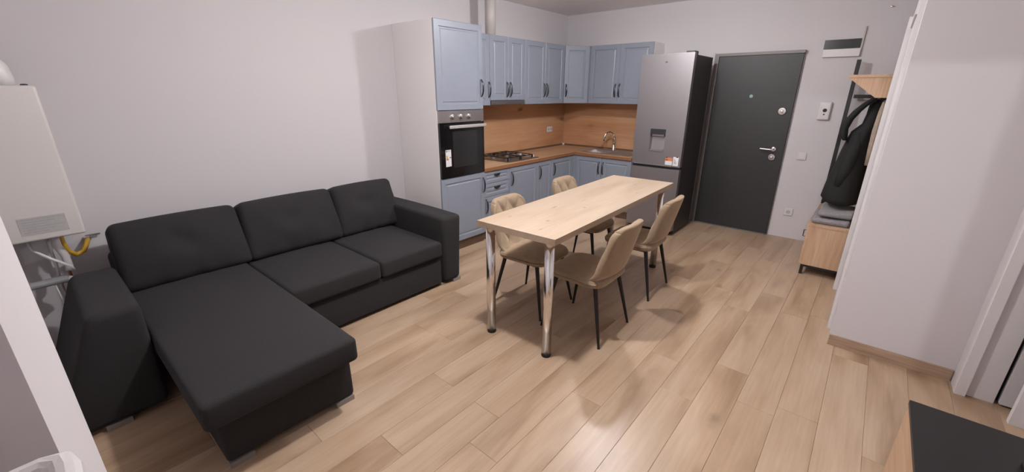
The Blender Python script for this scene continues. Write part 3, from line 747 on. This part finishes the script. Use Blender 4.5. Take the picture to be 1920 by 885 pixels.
body = loft(B(), [(1.55, JX, -3.665, .03, .025), (1.50, JX, -3.650, .07, .045), (1.42, JX, -3.652, .15, .050), (1.34, JX, -3.650, .19, .060), (1.27, JX, -3.618, .21, .088), (1.20, JX, -3.608, .215, .097),
                  (1.10, JX, -3.598, .22, .107), (1.0, JX, -3.590, .225, .116), (.90, JX, -3.580, .235, .128), (.78, JX, -3.570, .24, .138), (.68, JX, -3.565, .245, .144), (.635, JX, -3.585, .24, .125)], 28, 2.4, .022, 4)
obj('jacket_body', body, M_JACKET, jk, smooth=True)
slv = loft(B(), [(1.555, JX-.09, -3.63, .035, .022), (1.51, JX-.11, -3.585, .05, .028), (1.45, JX-.13, -3.538, .06, .030), (1.38, JX-.14, -3.500, .062, .030), (1.30, JX-.145, -3.478, .06, .032), (1.24, JX-.145, -3.487, .055, .030), (1.20, JX-.145, -3.505, .05, .018)], 16, 2.2, .04, 8)
obj('hood', slv, M_JACKET, jk, smooth=True)
sl2 = tube(B(), [(JX-.17, -3.60, 1.27), (JX-.20, -3.585, 1.1), (JX-.21, -3.565, .95), (JX-.20, -3.545, .80)], [.04, .05, .05, .042], 12)
obj('sleeve', sl2, M_JACKET, jk, smooth=True)
sc = thing('scarf', 'beige cloth scarf hanging at the near end of the hall rack', 'scarf', (-.95, -3.69, 1.4))
obj('scarf_cloth', loft(B(), [(1.53, -.92, -3.700, .03, .012), (1.45, -.92, -3.698, .045, .020), (1.30, -.92, -3.695, .05, .024), (1.15, -.92, -3.697, .055, .022), (1.02, -.92, -3.700, .05, .018)], 16, 2.2, .05, 2), M_SCARF, sc, smooth=True)
# grey blanket folded on the cabinet
cu = thing('folded_blanket', 'soft grey folded blanket lying on top of the hall shoe cabinet', 'blanket', (-.8, -3.56, .483))
def cushf(seed, amp):
    rg = random.Random(seed); ph = [rg.random()*6 for _ in range(6)]
    def f(p, h):
        d = amp*(math.sin(p.x*14+ph[0])+math.sin(p.y*19+ph[1])+math.sin((p.x+p.y)*11+ph[2]))
        return Vector((p.x + .3*d, p.y+.4*d, p.z + (d if p.z > 0 else 0)))
    return f
obj('lower_fold', rbox(B(), -1.06, -.62, -3.70, -3.425, .4835, .535, .024, (10, 8, 2), cushf(1, .004)), M_CUSHION, cu, smooth=True)
obj('upper_fold', rbox(B(), -1.03, -.60, -3.71, -3.46, .548, .59, .02, (10, 8, 2), cushf(5, .005)), M_CUSHION, cu, smooth=True)

# ------------------------------------------------------------------ dining table
TA = math.radians(2.15)
TO = Vector((-3.775, -1.888, 0))    # corner nearest the oven cabinet
tb = thing('dining_table', 'light knotty oak dining table on four chrome tube legs', 'table', (0, 0, 0))
ctr = TO + Matrix.Rotation(TA, 3, 'Z') @ Vector((.99, -.295, 0))
tb.location = ctr; tb.rotation_euler = (0, 0, TA); WM[tb.name] = Matrix.Translation(ctr) @ Matrix.Rotation(TA, 4, 'Z')
bm = bx(-.99, .99, -.295, .295, .782, .820)
obj('tabletop', bm, M_TABLE, tb, local=True, bevel=.0015)
for sx, sy in ((-.925, .238), (-.925, -.222), (.905, .235), (.905, -.225)):
    lg = obj('leg', tube(B(), [(sx, sy, .021), (sx, sy, .7795)], .0295, 28), M_CHROME, tb, local=True)
    for p in lg.data.polygons: p.use_smooth = len(p.vertices) == 4
    ft_ = B(); lathe(ft_, [(.030, 0), (.031, .003), (.031, .018), (.030, .021)], Matrix.Translation((sx, sy, 0)), 24)
    obj('leg_foot', ft_, M_RUBBER, lg, local=True)
    fl_ = B(); lathe(fl_, [(.045, .774), (.045, .7815)], Matrix.Translation((sx, sy, 0)), 24)
    obj('leg_flange', fl_, M_CHROME, lg, local=True)

# ------------------------------------------------------------------ chairs (local +y is the way the sitter faces)
def make_chair():
    t = thing('dining_chair', '', 'chair')
    def seatf(p, h):
        R = .10; q = p.copy()
        cx, cy = h.x-R, h.y-R
        if abs(q.x) > cx and abs(q.y) > cy:
            dx, dy = (abs(q.x)-cx)/R, (abs(q.y)-cy)/R; L = math.hypot(dx, dy)
            if L > 1e-6:
                k = max(dx, dy)/L
                q.x = math.copysign(cx + R*dx*k, q.x); q.y = math.copysign(cy + R*dy*k, q.y)
        q.x *= 1 - .05*(q.y/h.y)
        if q.z > 0: q.z += .010*(1-(q.x/h.x)**2)*(1-(q.y/h.y)**2) - .006*max(0, q.y/h.y)**2
        else: q.z += .012*((q.x/h.x)**2)*.6
        return q
    obj('seat', rbox(B(), -.222, .222, -.205, .225, .395, .462, .030, (10, 10, 2), seatf), M_VELVET, t, smooth=True, local=True)
    def backf(p, h):
        R = .085; q = p.copy()
        cx, cz = h.x-R, h.z-R
        if abs(q.x) > cx and abs(q.z) > cz:
            dx, dz = (abs(q.x)-cx)/R, (abs(q.z)-cz)/R; L = math.hypot(dx, dz)
            if L > 1e-6:
                k = max(dx, dz)/L
                q.x = math.copysign(cx + R*dx*k, q.x); q.z = math.copysign(cz + R*dz*k, q.z)
        u = q.x/h.x; v = (q.z+h.z)/(2*h.z)
        if q.y > 0:                       # quilted diamonds on the front face
            eu = max(0, 1-u**6)*max(0, 1-(2*v-1)**8)
            A1, A2 = u*1.5+v*2.1, u*1.5-v*2.1
            s = (abs(math.sin(PI*A1))*abs(math.sin(PI*A2)))**.45
            q.y += eu*(.026*s - .010)
        q.x *= .90 + .16*(1-v) - .05*max(0, .25-v)*4
        q.y += .055*u*u*(1-.45*v) - .115*v**.85 - .004
        if v < .25: q.y += .10*(.25-v)/.25*(.25-v)/.25
        return q
    obj('backrest', rbox(B(), -.21, .21, -.205, -.155, .405, .825, .022, (30, 1, 34), backf), M_VELVET, t, smooth=True, local=True)
    fr = B(); z = .386
    pts = [(-.15, .14, z), (.15, .14, z), (.15, -.13, z), (-.15, -.13, z)]
    for p, q in zip(pts, pts[1:]+pts[:1]): tube(fr, [p, q], .009, 8)
    obj('seat_frame', fr, M_BLACKM, t, local=True)
    for sx in (-1, 1):
        for sy in (1, -1):
            top = (sx*.165, .15 if sy > 0 else -.15, .392); ft = (sx*.218, .228 if sy > 0 else -.232, .006)
            lg = obj('leg', tube(B(), [top, tuple(.5*(p+q) for p, q in zip(top, ft)), ft], [.0155, .0125, .0085], 12), M_BLACKM, t, smooth=False, local=True)
            obj('leg_foot', tube(B(), [(ft[0], ft[1], 0), (ft[0], ft[1], .007)], .009, 10), M_RUBBER, lg, local=True)
    return t
chair = make_chair()
CH = [(-3.195, -2.385, .02, 'beige velvet chair at the table side facing the camera room, nearest the camera'),
      (-2.350, -2.352, .04, 'beige velvet chair with its back to the hall, next to the fridge'),
      (-3.165, -1.885, PI+.03, 'beige quilted velvet chair on the kitchen side, nearest the oven cabinet'),
      (-2.235, -1.790, PI+.05, 'beige quilted velvet chair on the kitchen side, at the table end by the sink unit')]
CH[0] = CH[0][:3] + ('beige velvet dining chair nearest the camera, its smooth back turned to the open floor',)
CH[1] = CH[1][:3] + ('beige velvet dining chair with its smooth back to the entrance, closest to the fridge',)
CH[2] = CH[2][:3] + ('beige quilted velvet dining chair on the kitchen side, closest to the sofa arm',)
CH[3] = CH[3][:3] + ('beige quilted velvet dining chair on the kitchen side, mostly hidden behind the tabletop',)
for i, (x, y, rz, lb) in enumerate(CH):
    o = chair if i == 0 else copy_tree(chair)
    o.location = (x, y, 0); o.rotation_euler = (0, 0, rz); o['label'] = lb; o['group'] = 'dining chairs round the table'

# ------------------------------------------------------------------ sofa
sf = thing('sofa', 'charcoal fabric corner sofa with chaise along the left wall', 'sofa', (-4.4, -.6, 0))
def bulge(top=.02, front=0, tufts=(), axis_='z'):
    def f(p, h):
        q = p.copy()
        if axis_ == 'z' and p.z > 0: q.z += top*(1-(p.x/h.x)**2)*(1-(p.y/h.y)**2)
        if front and p.y < 0: q.y -= front*(1-(p.x/h.x)**2)*(1-(p.z/h.z)**2)
        return q
    return f
def wrinkle(p, k, amp):
    return amp*(math.sin(p.x*17+k)*math.sin(p.z*13+k*2)+.5*math.sin(p.x*31+p.z*23+k))
obj('base', bx(-4.70, -3.46, -1.085, -.06, .028, .27), M_SOFA, sf, bevel=.01)
obj('drawer_front', rbox(B(), -4.688, -3.462, -1.125, -1.09, .028, .272, .012, (6, 1, 2)), M_SOFA, sf, smooth=True)
obj('chaise_base', rbox(B(), -5.300, -4.692, -1.838, -.10, .028, .300, .018, (4, 6, 2)), M_SOFA, sf, smooth=True)
obj('back_frame', rbox(B(), -5.36, -3.46, -.30, -.03, .05, .60, .04, (8, 2, 4)), M_SOFA, sf, smooth=True)
obj('chaise_cushion', rbox(B(), -5.358, -4.688, -1.940, -.32, .292, .424, .026, (10, 16, 2), bulge(.022)), M_SOFA, sf, smooth=True)
obj('seat_cushion', rbox(B(), -4.684, -4.045, -1.155, -.32, .275, .412, .028, (10, 10, 2), bulge(.024)), M_SOFA, sf, smooth=True)
obj('seat_cushion', rbox(B(), -4.041, -3.460, -1.155, -.32, .275, .412, .028, (10, 10, 2), bulge(.024)), M_SOFA, sf, smooth=True)
def back_cushion(x0, x1, k):
    bm = B(); w_ = x1-x0
    def f(p, h):
        q = p.copy(); u, v = p.x/h.x, p.z/h.z
        if p.y < 0:
            q.y -= .055*(1-u*u)*(1-v*v)
            for tu in (-.02,):
                d2 = ((p.x-tu)/.085)**2 + ((p.z-.035)/.06)**2
                q.y += .030*math.exp(-d2)
            q.y += wrinkle(p, k, .003)*(1-v*v)
            q.y += .006*math.sin(u*13+k*2)*max(0, -v-.1)*(1-u*u)
            q.y += .010*math.exp(-((p.x-.03)/.03)**2)*max(0, -v)       # crease below the tuft
        q.x *= 1-.03*v; q.z += .008*(1-u*u)*(1 if p.z > 0 else -.3)
        return q
    rbox(bm, -w_/2, w_/2, -.10, .10, -.215, .215, .045, (26, 3, 20), f)
    bm.transform(Matrix.Translation(((x0+x1)/2, -.325, .605)) @ Matrix.Rotation(math.radians(-19), 4, 'X'))
    return obj('back_cushion', bm, M_SOFA, sf, smooth=True)
back_cushion(-5.355, -4.655, 1.0); back_cushion(-4.660, -3.955, 2.3); back_cushion(-3.965, -3.375, 3.1)
def arm(x0, x1, flare, yb=-.05, spread=0, taper=0):
    def f(p, h):
        v = (p.z+h.z)/(2*h.z); q = p.copy()
        q.x *= 1-taper*(1-v)
        q.x += flare*v
        if spread and p.x < 0: q.x -= spread*(1-v)*(-p.x/h.x)
        if p.z > 0: q.z += .008*(1-(p.y/h.y)**2)
        return q
    return rbox(B(), x0, x1, -1.145, yb, .028, .605, .035, (4, 12, 6), f)
obj('armrest', arm(-3.455, -3.245, .012, taper=.22), M_SOFA, sf, smooth=True)
obj('armrest', arm(-5.555, -5.362, 0, -.40, .22), M_SOFA, sf, smooth=True)
for (x0, x1, y0, y1) in ((-4.80, -4.700, -1.842, -1.80), (-5.295, -5.195, -1.842, -1.80), (-3.345, -3.262, -1.140, -1.10), (-5.62, -5.52, -1.140, -1.10), (-3.45, -3.27, -.14, -.08), (-5.58, -5.4, -.50, -.44)):
    obj('foot', bx(x0, x1, y0, y1, 0, .027), M_FOOT, sf, bevel=.002, label='chrome foot')

# ------------------------------------------------------------------ boiler and its pipes
bo = thing('wall_boiler', 'white gas boiler hung on the wall above the sofa arm', 'boiler', (-5.63, -.17, .81))
BX0, BX1 = -5.86, -5.425
obj('boiler_case', bx(BX0+.012, BX1-.012, -.315, -.003, .825, 1.612), M_BOILER, bo, bevel=.006)
obj('front_cover', rbox(B(), BX0, BX1, -.345, -.312, .812, 1.617, .014, (2, 1, 3)), M_BOILER, bo, smooth=True)
obj('rating_sticker', bx(-5.665, -5.485, -.3465, -.3452, .850, .945), M_STICKER, bo, label='pale grey printed sticker')
for k in range(6):
    x1_ = -5.50-.03*((k*7) % 3)
    obj('sticker_line', bx(-5.655, x1_, -.3470, -.3466, .933-.014*k, .937-.014*k), M_GREYP, bo)
obj('vent_cap', lathe(B(), [(.014, 0), (.014, .010), (0, .012)], Matrix.Translation((-5.462, -.30, 1.613)), 14), M_BLACKP, bo)
fl_ = [(-5.535, -.17, 1.6125), (-5.535, -.17, 1.66), (-5.540, -.17, 1.70), (-5.565, -.17, 1.745), (-5.62, -.17, 1.765), (-5.80, -.17, 1.77), (-5.929, -.17, 1.775)]
tag(obj('flue_pipe', tube(B(), fl_, .05, 20), M_FLUE, smooth=True), 'white flue elbow rising from the boiler top', 'flue')
HB = M_PLASTIC
for nm, lb, ct, pts, rr, mt in (
    ('gas_hose', 'yellow gas hose looping under the boiler', 'hose', [(-5.53, -.15, .823), (-5.53, -.15, .73), (-5.52, -.15, .675), (-5.49, -.145, .645), (-5.455, -.13, .655), (-5.43, -.08, .69), (-5.42, -.045, .70)], .014, M_YELLOW),
    ('water_hose', 'white hose slanting across under the boiler', 'hose', [(-5.66, -.22, .811), (-5.655, -.235, .74), (-5.60, -.255, .68), (-5.53, -.255, .61), (-5.525, -.25, .585)], .008, HB),
    ('water_pipe', 'thin white pipe dropping straight from the boiler', 'pipe', [(-5.585, -.15, .824), (-5.588, -.15, .60), (-5.60, -.15, .40)], .008, HB),
    ('drain_hose', 'thick white ribbed drain hose under the boiler', 'hose', [(-5.555, -.20, .823), (-5.555, -.20, .73), (-5.54, -.20, .67), (-5.538, -.20, .60), (-5.545, -.20, .575)], .019, HB),
    ('return_pipe', 'copper pipe stub between the hoses under the boiler', 'pipe', [(-5.545, -.10, .823), (-5.545, -.10, .60), (-5.545, -.09, .30)], .009, M_COPPER),
    ('power_cable', 'white cable trailing down behind the sofa arm', 'cable', [(-5.62, -.215, .515), (-5.615, -.24, .45), (-5.61, -.26, .36), (-5.60, -.26, .20)], .004, HB)):
    tag(obj(nm, tube(B(), pts, rr, 10), mt, smooth=True), lb, ct)
vv = thing('shutoff_valve', 'steel shut-off valve on the wall at the yellow hose end', 'valve', (-5.42, -.03, .70))
obj('valve_body', tube(B(), [(-5.42, -.002, .70), (-5.42, -.044, .70)], .016, 14), M_CHROME, vv)
obj('valve_lever', bx(-5.425, -5.355, -.030, -.022, .715, .724), M_STEEL, vv, bevel=.002)
sp = thing('drain_trap', 'grey plastic drain trap with white tail under the boiler', 'trap', (-5.62, -.2, .53))
obj('trap_body', tube(B(), [(-5.72, -.22, .53), (-5.56, -.21, .53)], .022, 14), plain('grey_plastic', (.35, .35, .36), .45), sp, smooth=False)
obj('trap_cap', tube(B(), [(-5.745, -.222, .53), (-5.72, -.22, .53)], .028, 14), M_PLASTIC, sp)
obj('trap_tail', tube(B(), [(-5.56, -.21, .53), (-5.53, -.215, .515), (-5.52, -.22, .49)], .016, 12), M_PLASTIC, sp, smooth=True)

# ------------------------------------------------------------------ low TV bench at the lower right
tv = thing('tv_bench', 'low bench with black top and oak sides at the lower right', 'bench', (-4.4, -4.3, 0))
BXE, BYF = -3.602, -4.018
obj('bench_top', bx(-5.2, BXE, -4.58, BYF, .482, .50), M_DARKTOP, tv, bevel=.0015)
obj('side_panel', bx(BXE-.02, BXE-.002, -4.575, BYF-.02, .03, .481), M_RACK, tv)
obj('side_panel', bx(-5.198, -5.18, -4.575, BYF-.02, .03, .481), M_RACK, tv)
for k in range(3):
    x0 = -5.196+.532*k
    obj('door', bx(x0, x0+.528, BYF-.018, BYF-.002, .035, .480), M_RACK_X, tv)
obj('back_board', bx(-5.18, BXE-.02, -4.575, -4.56, .05, .48), M_RACK_X, tv)
obj('plinth', bx(-5.18, BXE-.02, -4.55, -4.05, 0, .0295), M_BLACKM, tv)
tvs = thing('television', 'black television on its stand on the low bench', 'television', (-4.2, -4.33, .5))
obj('stand_foot', bx(-4.12, -3.775, -4.42, -4.268, .5005, .515), M_BLACKM, tvs, bevel=.003)
obj('stand_neck', bx(-4.0, -3.94, -4.40, -4.37, .515, .60), M_BLACKM, tvs)
obj('screen', bx(-4.55, -3.80, -4.415, -4.375, .60, 1.02), M_GLASSBLK, tvs, bevel=.004)
